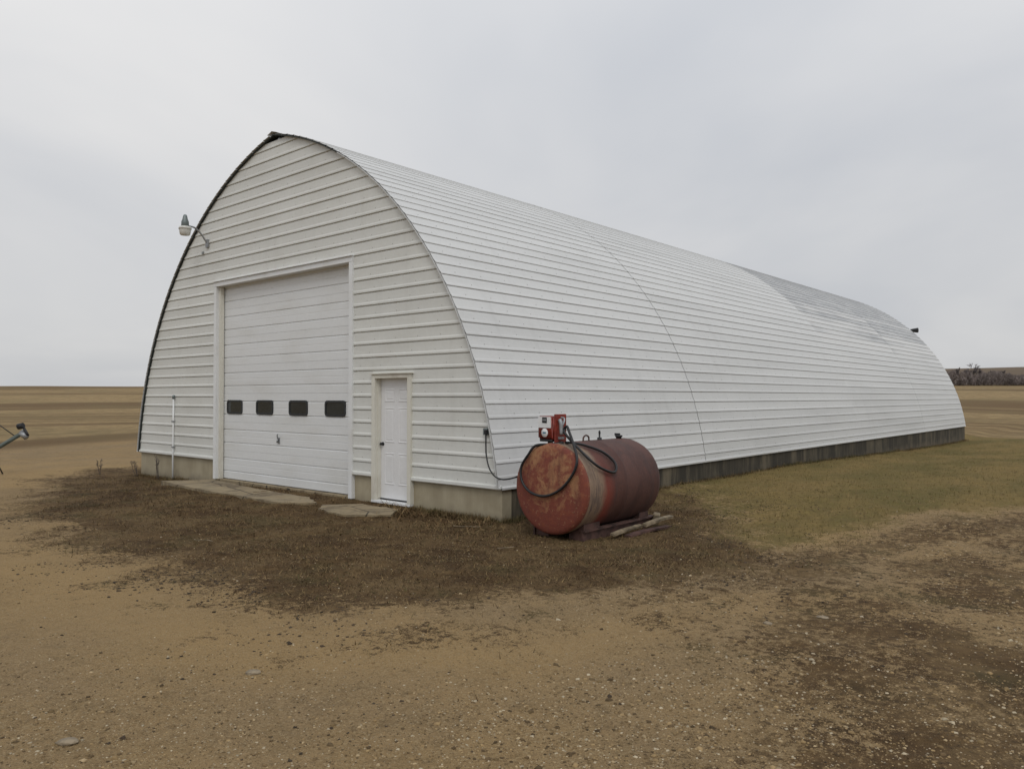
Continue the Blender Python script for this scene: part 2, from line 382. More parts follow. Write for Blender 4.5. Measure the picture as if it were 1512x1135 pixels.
fdc = mixc(t, step(t, band, .30, .66), (.145, .092, .044), (.310, .222, .110))
fdc = mixc(t, M(t, 'MULTIPLY', step(t, noise(t, .9, P, 6, .8), .42, .60), .6), fdc, (.145, .098, .048))
fdc = mixc(t, M(t, 'MULTIPLY', step(t, noise(t, .06, P, 6, .7), .45, .65), .45), fdc, (.175, .138, .066))
def jag(a, k):
    v = M(t, 'ADD', M(t, 'ADD', M(t, 'ADD', M(t, 'MULTIPLY', nF, .55), M(t, 'MULTIPLY', nM, .20)), M(t, 'MULTIPLY', nH, .25)), M(t, 'MULTIPLY', M(t, 'SUBTRACT', nG, .5), .45))
    return step(t, M(t, 'ADD', a, M(t, 'MULTIPLY', M(t, 'SUBTRACT', v, .5), k)), .42, .58)
col = mixc(t, jag(attr('dark'), 3.0), gr, dkc)
col = mixc(t, jag(attr('lawn'), 2.6), col, lwc)
fdc = mixc(t, M(t, 'MULTIPLY', attr('far'), .85), fdc, mixc(t, noise(t, .05, P, 5, .7), (.105, .080, .062), (.165, .125, .085)))
col = mixc(t, attr('field'), col, fdc)
L(t, col, b.inputs['Base Color']); b.inputs['Roughness'].default_value = .95; b.inputs['Specular IOR Level'].default_value = .15
hh = M(t, 'ADD', M(t, 'ADD', nF, M(t, 'MULTIPLY', nG, .5)), M(t, 'MULTIPLY', vo.outputs['Distance'], .35))
bump(t, b, hh, .8, .035)

GC = (4.5, -5.0)
rr = [0.0]
while rr[-1] < 3500: rr.append(rr[-1]+max(.05, min(rr[-1]*.0155, 60)))
rr = np.array(rr); NA = 640; aa = np.arange(NA)/NA*2*np.pi
X = GC[0]+np.outer(rr, np.cos(aa)); Y = GC[1]+np.outer(rr, np.sin(aa)); x, y = X.ravel(), Y.ravel()
dk, lw, fd = masks(x, y); zg = height(x, y)
rad = np.hypot(x, y); azd = np.degrees(np.arctan2(y, x))
lin = np.where(azd > 125, rad+(fbm(x, y, 60, 3, 80)-.5)*26, y+.28*x+(fbm(x, y, 70, 3, 81)-.5)*30)
band = .62*vnoise(np.log(np.maximum(np.abs(lin), 5))*13.0+(fbm(x, y, 25, 3, 95)-.5)*1.6, 0*lin+3, 1., 90)+.38*vnoise(np.log(np.maximum(np.abs(lin), 5))*46.+(fbm(x, y, 12, 3, 96)-.5)*3, 0*lin+9, 1., 91)
band = band*(1-.45*sst(rad, 300, 420)*sst(130-azd, 0, 10))*(1-.7*np.exp(-((-x-27-.3*y)/3.)**2)*sst(azd, 130, 140))
i = np.arange(len(rr)-1)[:, None]; j = np.arange(NA)[None]; q = (j+1) % NA
F = np.stack([i*NA+j, i*NA+q+0*i, (i+1)*NA+q, (i+1)*NA+j], -1).reshape(-1, 4)
V = np.c_[x, y, zg]
F4 = F
sdp = poly_sd(x, y, PATCH)+(fbm(x, y, 2.5, 3, 15)-.5)*1.2
lane = np.clip(np.exp(-((sdp+1.35)/.75)**2)+.8*np.exp(-((sdp+3.7)/.7)**2), 0, 1)*(1-fd)*(1-.7*sst(poly_sd(x, y, ROUGH), -.6, 1.0))
me = np_mesh('ground', V, F4, M_ground, attrs={'lane': lane, 'far': sst(rad, 255, 300)*sst(130-azd, 0, 10), 'dark': dk, 'lawn': lw, 'field': fd, 'band': band}, smooth=True)
g_o = link('ground', me); tag(g_o, 'gravel farmyard, dead grass, lawn and stubble fields around the barn', kind='structure')

# ------------------------------------------------------------------ barn
HX = -6.11                                      # centre line; front wall in the plane y = 0
LEN = 32.8
CD, CZ, CR = -1.617, -.589, 7.787               # the arch is two arcs meeting at the ridge
ZB = .375
A0 = math.asin((ZB-CZ)/CR); A1 = math.acos(-CD/CR)
PITCHR = .2286
def arc(s, off=0, side=1):                      # s: length up from the base
    a = A0+s/CR; return (HX+side*(CD+(CR+off)*math.cos(a)), CZ+(CR+off)*math.sin(a))
def halfw(z): return CD+math.sqrt(CR*CR-(z-CZ)**2)
barn = empty('arched_barn', (HX, 0, 0))
tag(barn, 'long white arched metal barn with horizontal ribbed siding and big overhead door', 'barn')
def W(o):                                       # keep world coordinates under the barn's empty
    o.parent = barn; o.matrix_parent_inverse = Matrix.Translation((-HX, 0, 0)); return o
# a rib row: (position along the row, height above the sheet)
ROW = [(.0, -.006), (.001, .009), (.006, .013), (.036, .012), (.058, .002), (.125, .001), (.210, .002), (.2165, -.013), (.2325, -.014)]
ROOF = [(.0, -.004), (.001, .007), (.006, .010), (.036, .009), (.056, .002), (.125, .000), (.2145, .001), (.2195, -.011), (.2325, -.012)]
TH = .003
def strip(bm, outer, inner, ends):
    """outer/inner: rows of points [(x,z) or 3D] at both ends; builds a closed thin sheet"""
    a0 = [bm.verts.new(p) for p in outer[0]]; a1 = [bm.verts.new(p) for p in outer[1]]
    b0 = [bm.verts.new(p) for p in inner[0]]; b1 = [bm.verts.new(p) for p in inner[1]]
    n = len(a0)
    for k in range(n-1):
        bm.faces.new((a0[k], a1[k], a1[k+1], a0[k+1])); bm.faces.new((b0[k], b0[k+1], b1[k+1], b1[k]))
        if ends:
            bm.faces.new((a0[k], a0[k+1], b0[k+1], b0[k])); bm.faces.new((a1[k], b1[k], b1[k+1], a1[k+1]))
    for k in (0, n-1): bm.faces.new((a0[k], b0[k], b1[k], a1[k]))
STOT = (A1-A0)*CR
SEAMS = [-.075, 6.5, 17.0, 25.2, LEN+.075]
rows = [(0., .145)]
s_ = .145
while s_ < STOT-.12: rows.append((s_, min(s_+PITCHR, STOT-.02))); s_ += PITCHR
nr = len(rows)
for side in (1, -1):
    seams = SEAMS if side == 1 else [SEAMS[0], SEAMS[-1]]
    for ri, (s0, s1) in enumerate(rows):
        for k in range(len(seams)-1):
            y0, y1 = seams[k]+(.014 if k == 1 else .003 if k else 0), seams[k+1]
            lift = .0025*(k % 2)
            jig = random.uniform(-.002, .002)
            bm = bmesh.new(); prof = [(a*(1 if s1-s0 > .2 else (s1-s0)/PITCHR), o) for a, o in ROOF]
            O = [[(lambda q: (q[0], yy_, q[1]))(arc(s0+a, o+lift+jig*.3, side)) for a, o in prof] for yy_ in (y0, y1)]
            I = [[(lambda q: (q[0], yy_, q[1]))(arc(s0+a, o+lift-TH+jig*.3, side)) for a, o in prof] for yy_ in (y0, y1)]
            strip(bm, O, I, True)
            up_ = nr-1-ri
            mt = M_side
            if side == 1 and k >= 2 and up_ < 27:
                mt = M_weather
            W(bm_obj('roof_panel', bm, mt))
# ridge cap
bm = bmesh.new()
for side in (1, -1):
    pts = [arc(STOT-.16, .028, side), arc(STOT+.0, .034, side)]
    pts[1] = (HX, pts[1][1]+.01)
    ins = [(p_[0], p_[1]-.004) for p_ in pts]
    strip(bm, [[(p_[0], yv, p_[1]) for p_ in pts] for yv in (-.09, LEN+.09)], [[(p_[0], yv, p_[1]) for p_ in ins] for yv in (-.09, LEN+.09)], True)
W(bm_obj('ridge_cap', bm, M_side))
# strips just under the sheets at both gable ends: overhang shade painted near-black on the left slope and round the crown, white corner trim below
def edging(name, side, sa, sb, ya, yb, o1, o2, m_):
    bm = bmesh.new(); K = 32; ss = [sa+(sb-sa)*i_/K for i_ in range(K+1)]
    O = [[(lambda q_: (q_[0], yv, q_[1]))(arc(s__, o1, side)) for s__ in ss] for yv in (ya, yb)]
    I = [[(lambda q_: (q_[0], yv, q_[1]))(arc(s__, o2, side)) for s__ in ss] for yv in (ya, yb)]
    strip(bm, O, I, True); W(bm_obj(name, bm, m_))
for ya, yb in ((-.052, .10), (LEN-.10, LEN+.06)): edging('gable_shade_strip', -1, 0, STOT, ya, yb, -.018, -.034, M_shade)
edging('gable_shade_strip', 1, STOT*.76, STOT, -.078, .10, -.018, -.034, M_shade)
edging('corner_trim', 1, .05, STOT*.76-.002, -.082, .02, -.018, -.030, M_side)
edging('gable_shade_strip', 1, 0, STOT, LEN-.10, LEN+.06, -.018, -.034, M_shade)
# screw heads along the ribs of the visible slope and on the front
bm = bmesh.new()
def dot(bm, c, u, v, r):
    vs_ = [bm.verts.new(c+u*r*math.cos(a_)+v*r*math.sin(a_)) for a_ in (0, 1.57, 3.14, 4.71)]
    n_ = u.cross(v).normalized(); top = bm.verts.new(c+n_*r*.5)
    for k in range(4): bm.faces.new((vs_[k], vs_[(k+1) % 4], top))
for ri, (s0, s1) in enumerate(rows[:-4]):
    yv = .25+(.3 if ri % 2 else 0)
    while yv < 20:
        a = A0+(s0+.075)/CR; q_ = arc(s0+.075, .006)
        dot(bm, Vector((q_[0], yv+random.uniform(-.03, .03), q_[1])), Vector((0, 1, 0)), Vector((-math.sin(a), 0, math.cos(a))), .008)
        yv += .61
zv = ZB+.085
while zv < 6.7:
    xv = HX-halfw(zv)+.12+(.2 if int(zv*50) % 2 else 0)
    while xv < HX+halfw(zv)-.08:
        if not ((-8.5 < xv < -3.5 and zv < 4.3) or (-3.02 < xv < -1.94 and zv < 2.2)):
            dot(bm, Vector((xv+random.uniform(-.03, .03), -.0075, zv)), Vector((1, 0, 0)), Vector((0, 0, 1)), .007)
        xv += .55
    zv += PITCHR
so = bm_obj('screw_heads', bm, M_screw); W(so); so['kind'] = 'stuff'

# front wall: planks of ribbed siding cut round the openings and under the arch
OD = (-8.36, -3.64, 4.16)                       # overhead door opening: x0, x1, top
ED = (-2.93, -2.03, 2.08)                       # entry door opening
TW = .10
holes = [(OD[0]-TW, OD[1]+TW, OD[2]+TW), (ED[0]-.055, ED[1]+.055, ED[2]+.05)]
def front_rows(yf, sgn, hs, name, mt):
    z = ZB
    while z < 7.0-.06:
        zt = z+PITCHR
        prof = [(a, o) for a, o in ROW if z+a < 6.985]
        cuts = sorted([h for h in hs if z+.02 < h[2]], key=lambda h: h[0])
        xs = [None]
        for h in cuts: xs += [h[0], h[1]]
        xs.append(None)
        for h in cuts:
            if h[2]+.012 < zt:                  # piece of the row left above a lintel
                pr = [(h[2]-z, .003)]+[(a, o) for a, o in prof if z+a > h[2]+.004]
                bm = bmesh.new(); strip(bm, [[(xv, yf-sgn*(o+.004), z+a) for a, o in pr] for xv in h[:2]], [[(xv, yf-sgn*(o+.001), z+a) for a, o in pr] for xv in h[:2]], True); W(bm_obj(name, bm, mt))
        for k in range(0, len(xs), 2):
            O = [[], []]; I = [[], []]
            for a, o in prof:
                hw = max(halfw(z+a)-.034, .012); zz_ = z+a
                xa = xs[k] if xs[k] is not None else HX-hw
                xb = xs[k+1] if xs[k+1] is not None else HX+hw
                for e, xv in ((0, xa), (1, xb)):
                    O[e].append((xv, yf-sgn*(o+.004), zz_)); I[e].append((xv, yf-sgn*(o+.004-TH), zz_))
            bm = bmesh.new(); strip(bm, O, I, True); W(bm_obj(name, bm, mt))
        z = zt
front_rows(0, 1, holes, 'siding_plank', M_front)
# the strip of a row cut by a lintel is closed by the head trim below; far gable in plain planks
front_rows(LEN, -1, [], 'rear_siding_plank', M_front)
# base flashing
for x0, x1 in ((HX-halfw(ZB)-.0, holes[0][0]-.002), (holes[0][1]+.002, holes[1][0]-.002), (holes[1][1]+.002, HX+halfw(ZB)+.012)):
    bm = bmesh.new()
    P0 = [(-.008, .425), (-.036, .415), (-.038, .372), (-.006, .352)]
    O = [[(xv, a, c) for a, c in P0] for xv in (x0, x1)]; I = [[(xv, a+.004, c-.002) for a, c in P0] for xv in (x0, x1)]
    strip(bm, O, I, True); W(bm_obj('base_flashing', bm, M_front))
bm = bmesh.new(); xe = HX+halfw(ZB)
P0 = [(-.006, .40), (.026, .392), (.026, .362), (-.01, .352)]
strip(bm, [[(xe+a, yv, c) for a, c in P0] for yv in (-.02, LEN)], [[(xe+a-.004, yv, c-.002) for a, c in P0] for yv in (-.02, LEN)], True)
W(bm_obj('base_flashing', bm, M_side))
# foundation walls
def fnd(x0, x1, y0, y1, m_, z1=.362): return W(box('foundation_wall', x0, x1, y0, y1, -.9, z1, m_, bev=.008))
xl = HX-halfw(ZB)+.02; xr = xe-.02
fnd(xl, OD[0]-.06, .03, .25, M_conc); fnd(OD[1]+.06, ED[0]-.05, .03, .25, M_conc); fnd(ED[1]+.05, xr-.004, .03, .25, M_conc)
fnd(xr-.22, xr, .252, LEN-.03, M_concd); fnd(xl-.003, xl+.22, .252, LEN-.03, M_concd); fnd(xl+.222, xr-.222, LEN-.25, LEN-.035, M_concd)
W(box('door_sill', OD[0]-.06, OD[1]+.06, .00, .27, -.9, -.045, M_apron, bev=.01))
W(box('door_sill', ED[0]-.05, ED[1]+.05, .03, .25, -.9, -.042, M_conc))
W(box('floor_slab', xl+.23, xr-.23, .28, LEN-.27, -.3, -.05, M_interior))
# overhead door frame and head trim
fr = box('overhead_door_frame', OD[0]-TW, OD[0], -.045, .16, -.05, OD[2], M_trim, bev=.004); W(fr)
W(box('overhead_door_frame', OD[1], OD[1]+TW, -.045, .16, -.07, OD[2], M_trim, bev=.004))
W(box('overhead_door_frame', OD[0]-TW, OD[1]+TW, -.047, .16, OD[2]+.001, OD[2]+TW, M_trim, bev=.004))
W(box('door_stop', OD[0]+.001, OD[0]+.05, .03, .12, -.045, OD[2]-.002, M_cream))
W(box('door_stop', OD[1]-.04, OD[1]-.001, .03, .12, -.045, OD[2]-.002, M_cream))
W(box('drip_cap', OD[0]-TW-.01, OD[1]+TW+.01, -.075, .0, OD[2]+TW+.003, OD[2]+TW+.018, M_trim))
# overhead door
od = box('overhead_door', OD[0]+.004, OD[1]-.004, .165, .19, -.03, OD[2]+.15, M_odoor); W(od)
def sub(o, parent): o.parent = parent; o.matrix_parent_inverse = parent.matrix_world.inverted(); return o
bpy.context.view_layer.update()
NS = 7; sh = .6165
for k in range(NS):
    z0 = -.035+k*sh; z1 = z0+sh-.002
    bm = bmesh.new(); xa, xb = OD[0]+.006, OD[1]-.006; prof = [(z0, .143), (z0+.003, .140)]
    for g_ in (.28, .735):
        gz_ = z0+sh*g_; prof += [(gz_-.022, .1395), (gz_-.006, .156), (gz_+.004, .156), (gz_+.009, .140)]
        if g_ < .5: prof += [(z0+sh*.49, .1395), (z0+sh*.505, .142), (z0+sh*.52, .1395)]
    prof += [(z1-.003, .140), (z1, .143)]
    strip(bm, [[(xv, yv, zv) for zv, yv in prof] for xv in (xa, xb)], [[(xv, .162, zv) for zv, yv in prof] for xv in (xa, xb)], True)
    sub(bm_obj('door_section', bm, M_odoor), od)
def rrect(cx_, cz_, w_, h_, r_, n=5):
    out = []
    for qx, qz, a0 in ((1, 1, 0), (-1, 1, 90), (-1, -1, 180), (1, -1, 270)):
        for k in range(n+1):
            a = R(a0+90*k/n); out.append((cx_+qx*(w_/2-r_)+r_*math.cos(a), cz_+qz*(h_/2-r_)+r_*math.sin(a)))
    return out
for cx_ in (-7.87, -6.68, -5.47, -4.27):
    cz_ = 1.525; bm = bmesh.new()
    o_, i_ = rrect(cx_, cz_, .64, .30, .07), rrect(cx_, cz_, .56, .22, .05)
    f_ = [[bm.verts.new((p_[0], yv, p_[1])) for p_ in o_] for yv in (.124, .1405)]+[[bm.verts.new((p_[0], yv, p_[1])) for p_ in i_] for yv in (.1405, .124)]
    n_ = len(o_)
    for a, c in ((f_[1], f_[0]), (f_[0], f_[3]), (f_[3], f_[2])):
        for k in range(n_): bm.faces.new((a[k], a[(k+1) % n_], c[(k+1) % n_], c[k]))
    sub(bm_obj('window_frame', bm, M_gask), od)
    bm = bmesh.new(); bm.faces.new([bm.verts.new((p_[0], .1335, p_[1])) for p_ in i_])
    r_ = bmesh.ops.extrude_face_region(bm, geom=bm.faces[:]); bmesh.ops.translate(bm, vec=(0, .004, 0), verts=[v_ for v_ in r_['geom'] if isinstance(v_, bmesh.types.BMVert)])
    sub(bm_obj('window_pane', bm, M_glass), od)
bm = bmesh.new(); add_box(bm, -6.18, -6.11, .128, .1395, .80, .92); add_tube(bm, [(-6.145, .13, .90), (-6.145, .10, .91), (-6.13, .085, .97), (-6.12, .09, 1.0)], .012, 6)
add_tube(bm, [(-6.15, .115, .90), (-6.16, .10, .82)], .016, 6)
sub(bm_obj('handle', bm, M_galv), od)
W(box('bottom_seal', OD[0]+.006, OD[1]-.006, .135, .165, -.060, -.037, M_black))
# entry door: frame, six-panel leaf, knob, threshold
W(box('entry_door_frame', ED[0]-.055, ED[0]+.03, -.05, .15, -.03, ED[2]+.05, M_cream, bev=.004))
W(box('entry_door_frame', ED[1]-.03, ED[1]+.055, -.05, .15, -.03, ED[2]+.05, M_cream, bev=.004))
W(box('entry_door_frame', ED[0]-.03, ED[1]+.03, -.048, .15, ED[2]-.02, ED[2]+.048, M_cream, bev=.004))
W(box('drip_cap', ED[0]-.085, ED[1]+.085, -.075, .0, ED[2]+.051, ED[2]+.068, M_cream))
W(box('threshold', ED[0]-.055, ED[1]+.055, -.055, .16, -.07, -.031, M_trim, bev=.004))
W(box('weather_strip', ED[0]+.03, ED[1]-.03, .085, .125, -.029, -.006, M_dark))
W(box('strike_jamb', ED[0]+.031, ED[0]+.045, .02, .088, .0, ED[2]-.022, M_cream))
xa, xb = ED[0]+.034, ED[1]-.034; yd = .09
ed = box('entry_door', xa, xb, yd, yd+.044, -.004, ED[2]-.022, M_entry); W(ed); bpy.context.view_layer.update()
pw = (xb-xa-.115*2-.10)/2
for za, zb in ((.24, .78), (.96, 1.56), (1.66, 1.88)):
    for c in (0, 1):
        x0 = xa+.115+c*(pw+.10); x1 = x0+pw
        bm = bmesh.new()
        def ringr(i_, yv): return [bm.verts.new(p_) for p_ in ((x0+i_, yv, za+i_), (x1-i_, yv, za+i_), (x1-i_, yv, zb-i_), (x0+i_, yv, zb-i_))]
        rs = [ringr(0, yd-.001), ringr(.006, yd-.008), ringr(.016, yd-.008), ringr(.030, yd-.002), ringr(.055, yd-.007)]
        for a, c_ in zip(rs, rs[1:]):
            for k in range(4): bm.faces.new((a[k], a[(k+1) % 4], c_[(k+1) % 4], c_[k]))
        bm.faces.new(rs[-1])
        sub(bm_obj('door_panel', bm, M_entry), ed)
sub(lathe('knob', [(0, -.062), (.022, -.060), (.028, -.045), (.022, -.030), (.010, -.024), (.012, -.008), (.033, -.006), (.033, .004), (0, .004)], M_dark, None, 16, 'Y', (xa+.06, yd, .93)), ed)
W(box('interior_backing', HX-2.7, HX+2.7, .30, .33, -.05, 4.5, M_shade))

# ------------------------------------------------------------------ yard lamp on the gable
def gz(x_, y_): return float(height(np.array([x_]), np.array([y_]))[0])
lamp = empty('yard_lamp', (-8.80, -.02, 5.20)); tag(lamp, 'small yard lamp on a bent arm high on the front gable', 'lamp')
tube('arm', catmull([(0, -.01, -.02), (0, -.06, .04), (0, -.16, .17), (0, -.29, .27), (0, -.40, .29), (0, -.47, .285)], 5), .02, M_galv, lamp)
box('wall_plate', -.05, .05, -.03, .012, -.12, .06, M_galv, lamp, .006)
box('wire_clip', -.22, -.17, -.03, .008, -.24, -.19, M_galv, lamp)
def sc8(p): return [(r_*.78, .29+(h_-.32)*.8) for r_, h_ in p]
lathe('housing', sc8([(0, .62), (.035, .615), (.055, .58), (.07, .50), (.10, .42), (.105, .30), (.09, .285), (0, .285)]), M_lampg, lamp, 20, 'Z', (0, -.52, 0))
lathe('collar', sc8([(.09, .30), (.15, .285), (.172, .25), (.172, .215), (.15, .213), (0, .213)]), M_glassw, lamp, 24, 'Z', (0, -.52, 0))
lathe('refractor', sc8([(.158, .214), (.152, .15), (.135, .07), (.115, .055), (0, .053)]), M_glassw, lamp, 24, 'Z', (0, -.52, 0))
# dark lamp head beyond the far gable
rl = empty('rear_lamp', (-3.0, LEN+.04, 4.95)); tag(rl, 'dark lamp head poking out past the far end of the roof', 'lamp')
lathe('lamp_hood', [(0, .45), (.05, .46), (.07, .58), (.115, .86), (.12, .92), (.10, .92), (0, .88)], M_dark, rl, 18, 'X', (0, .38, .08))
tube('arm', [(.1, -.02, .0), (.15, .2, .05), (.35, .37, .08), (.50, .38, .08)], .035, M_dark, rl)

# ------------------------------------------------------------------ pipe up the left of the front wall
cp = empty('wall_conduit', (-10.34, -.045, gz(-10.34, -.045))); tag(cp, 'thin grey pipe standing up the front wall left of the big door', 'pipe')
zc_ = gz(-10.34, -.045)
tube('pipe', [(0, 0, -.2), (0, 0, .7), (.015, 0, 1.72-zc_)], .02, M_trim, cp)
lathe('cap', [(0, .05), (.028, .04), (.032, -.04), (0, -.04)], M_lampg, cp, 12, 'Z', (.015, 0, 1.74-zc_))
for zz_ in (.75, 1.35): box('clamp', -.04, .04, -.026, .02, zz_, zz_+.03, M_galv, cp)

# ------------------------------------------------------------------ fuel tank
TX, TY, TZ, TR, TL = 1.33, -.515, .53, .60, 1.86
tank = empty('fuel_tank', (TX, TY, TZ)); tag(tank, 'rusty red cylindrical fuel tank lying on skids beside the barn corner', 'tank')
bm = bmesh.new()
add_lathe(bm, [(TR-.012, .0), (TR, .006), (TR, .05), (TR+.004, .06), (TR+.004, .09), (TR, .10), (TR, .9), (TR+.003, .91), (TR+.003, .925), (TR, .935), (TR, TL-.12), (TR-.02, TL-.05), (TR-.07, TL), (TR-.16, TL+.03), (0, TL+.06)], 64, 'Y')
bm_obj('shell', bm, M_tank, tank)
lathe('front_head', [(TR+.002, .030), (TR+.002, .012), (TR-.008, -.012), (TR-.030, -.030), (TR-.07, -.042), (TR-.2, -.062), (TR-.4, -.078), (0, -.085)], M_tankend, tank, 64, 'Y')
def ztop(x_): return math.sqrt(TR*TR-x_*x_)
bm = bmesh.new(); add_tube(bm, catmull([(0, .72, TR-.01), (0, .73, TR+.05), (0, .79, TR+.075), (0, .85, TR+.05), (0, .86, TR-.01)], 4), .012, 8); bm_obj('lifting_eye', bm, M_rust, tank)
lathe('vent_fitting', [(.034, TR-.02), (.034, TR+.03), (.013, TR+.035), (.013, TR+.09), (.018, TR+.10), (.010, TR+.13), (0, TR+.135)], M_dark, tank, 12, 'Z', (0, 1.12, 0))
bm = bmesh.new(); add_lathe(bm, [(.042, TR-.02), (.042, TR+.018), (.055, TR+.022), (.055, TR+.045), (.0, TR+.05)], 16, 'Z', (0, 1.62, 0)); add_box(bm, -.07, .02, 1.612, 1.630, TR+.045, TR+.075); bm_obj('filler_cap', bm, M_dark, tank)
gt = gz(TX, .4)-TZ
for sx_ in (-.40, .40):
    bm = bmesh.new(); zb_ = gt-.03; zt_ = gt+.15
    add_box(bm, sx_-.05, sx_+.05, .13, TL+.06, zt_-.02, zt_); add_box(bm, sx_-.012, sx_+.012, .13, TL+.06, zb_, zt_-.02); add_box(bm, sx_-.05, sx_+.05, .13, TL+.06, zb_-.01, zb_+.012)
    bm_obj('skid', bm, M_rust, tank)
for yv, ye in ((.16, .52), (TL-.35, TL-.10)):
    bm = bmesh.new(); K = 12
    bm.free()
    for sg in (-1, 1):
        bm = bmesh.new(); top = [sg*(.17+.24*k/K) for k in range(K+1)]
        O = [[(u, y_, -math.sqrt((TR+.004)**2-u*u)) for u in top] for y_ in (yv, ye)]; I = [[(u, y_, gt-.03) for u in top] for y_ in (yv, ye)]
        strip(bm, O, I, True); bm_obj('saddle', bm, M_rust, tank)

# ------------------------------------------------------------------ pump on the tank
PX, PY = TX-.14, TY+.16
pz = TZ+math.sqrt(TR**2-.14**2)-.03
pump = empty('fuel_pump', (PX, PY, pz), R(-8)); tag(pump, 'red fuel pump with white dial and black hose on top of the tank', 'pump')
bm = bmesh.new()
lathe('base_pipe', [(.06, -.03), (.06, .02), (.036, .022), (.036, .12), (0, .12)], M_dark, pump, 16)
H0, H1 = .07, .40
bm = bmesh.new(); add_box(bm, -.15, .15, -.10, .12, H0+.02, H1)
bmesh.ops.bevel(bm, geom=bm.edges[:], offset=.022, segments=3, affect='EDGES'); bm_obj('housing', bm, M_red, pump, True)
box('side_bracket', .152, .185, -.08, .12, H0-.02, H1+.03, M_red, pump, .008)
box('bottom_cover', -.12, .12, -.085, .10, H0-.012, H0+.022, M_dark, pump, .008)
bm = bmesh.new(); add_box(bm, -.122, .115, -.108, -.099, .245, .392); bm_obj('dial_plate', bm, M_face, pump)
box('counter_window', -.045, .045, -.1125, -.108, .31, .385, M_dark, pump, .002)
for k in range(3): box('counter_drum', -.036+k*.026, -.016+k*.026, -.1145, -.1125, .335, .365, M_galv, pump)
lathe('badge', [(0, -.107), (.058, -.1065), (.062, -.100), (0, -.100)], M_face, pump, 28, 'Y', (-.005, 0, .178))
bm = bmesh.new(); add_box(bm, -.034, .026, -.1095, -.1068, .168, .190); bm_obj('badge_print', bm, M_blue, pump)
# nozzle hanging on the right side of the pump
bm = bmesh.new(); add_tube(bm, catmull([(.21, -.03, .36), (.235, -.03, .31), (.24, -.03, .24), (.245, -.03, .16)], 4), [.026]*13, 8)
add_tube(bm, catmull([(.20, .0, .385), (.24, .02, .375), (.262, .0, .33), (.255, -.02, .28)], 4), .012, 6); bm_obj('nozzle', bm, M_galv, pump)
box('nozzle_hook', .185, .225, -.04, .04, .10, .13, M_galv, pump)
tube('outlet_elbow', catmull([(.10, .0, .10), (.13, -.01, .06), (.20, -.01, .045), (.25, -.02, .05)], 4), .024, M_dark, pump)
# hose: out of the pump, a small loop over the shell, the big loop hanging before the head, back to the nozzle
hr = .018
HOSE_PTS = []
def hp(x_, y_, z_): HOSE_PTS.append((x_-PX, y_-PY, z_-pz))
rx, rz_ = TX, TZ
fy = TY-.075
hp(PX+.25, PY-.05, pz+.05)
hp(PX+.10, PY-.14, pz+.030)
hp(PX-.10, fy+.04, pz+.005)
hp(rx-.33, fy, rz_+.44); hp(rx-.445, fy-.01, rz_+.27); hp(rx-.42, fy-.03, rz_+.09); hp(rx-.27, fy-.04, rz_-.05); hp(rx-.02, fy-.04, rz_-.085)
hp(rx+.23, fy-.03, rz_+.02); hp(rx+.41, fy-.01, rz_+.22); hp(rx+.46, fy+.02, rz_+.40); hp(rx+.36, fy+.09, rz_+.58); hp(PX+.36, PY-.06, pz+.20); hp(PX+.31, PY-.045, pz+.27); hp(PX+.245, PY-.03, pz+.22)
hose_o = tube('hose', catmull(HOSE_PTS, 8), hr, M_black, None, 8); hose_o.parent = pump
hose_o.rotation_euler = (0, 0, R(8))
# second small loop
Q = [(PX+.24, PY+.02, pz+.05), (PX+.34, PY+.05, pz+.05), (rx+.30, PY+.22, rz_+.56), (rx+.43, PY+.42, rz_+.47), (rx+.55, PY+.52, rz_+.33), (rx+.605, PY+.44, rz_+.22), (rx+.60, PY+.24, rz_+.25), (rx+.52, PY+.02, rz_+.38), (PX+.31, PY-.05, pz+.15), (PX+.26, PY-.03, pz+.24)]
h2 = tube('hose', catmull([(a-PX, b_-PY, c-pz) for a, b_, c in Q], 8), hr, M_black, None, 8); h2.parent = pump; h2.rotation_euler = (0, 0, R(8))

# ------------------------------------------------------------------ socket and cable
pc = empty('power_cable', (-.27, -.03, 1.22)); tag(pc, 'black power cable sagging from a wall socket to the tank', 'cable')
box('socket_box', -.055, .03, -.035, .012, -.05, .05, M_lampg, pc, .006); box('plug', .0, .052, -.075, -.034, -.035, .03, M_black, pc, .008)
tube('cord', catmull([(.026, -.055, -.03), (.03, -.06, -.2), (.06, -.08, -.36), (.16, -.12, -.54), (.34, -.16, -.655), (.56, -.16, -.66), (.80, -.06, -.56), (.98, .14, -.36), (1.10, .33, -.20)], 7), .011, M_black, pc, 6)

# ------------------------------------------------------------------ boards by the tank
def board(name, p0, p1, w_, th_, m_, label, cat='board', tilt=0):
    p0, p1 = Vector(p0), Vector(p1); d = p1-p0; ln = d.length
    bm = bmesh.new(); add_box(bm, 0, ln, -w_/2, w_/2, 0, th_)
    bmesh.ops.subdivide_edges(bm, edges=[e for e in bm.edges if abs((e.verts[0].co-e.verts[1].co).x) > ln*.5], cuts=6)
    for v_ in bm.verts: v_.co.y += random.uniform(-.004, .004); v_.co.z += .012*math.sin(v_.co.x*4)
    o = bm_obj(name, bm, m_); o.location = p0
    o.rotation_euler = (tilt, -math.asin(d.z/ln), math.atan2(d.y, d.x)); tag(o, label, cat); return o
def G(x_, y_, dz=0): return (x_, y_, gz(x_, y_)+dz)
board('plank', G(1.93, .02, .05), G(1.90, .80, .07), .06, .03, M_wood, 'weathered plank lying beside the tank skid near its saddle', tilt=.2)
board('plank', G(1.96, .78, .08), G(1.93, 1.58, .09), .07, .035, M_wood, 'weathered plank lying past the back end of the tank', tilt=.1)
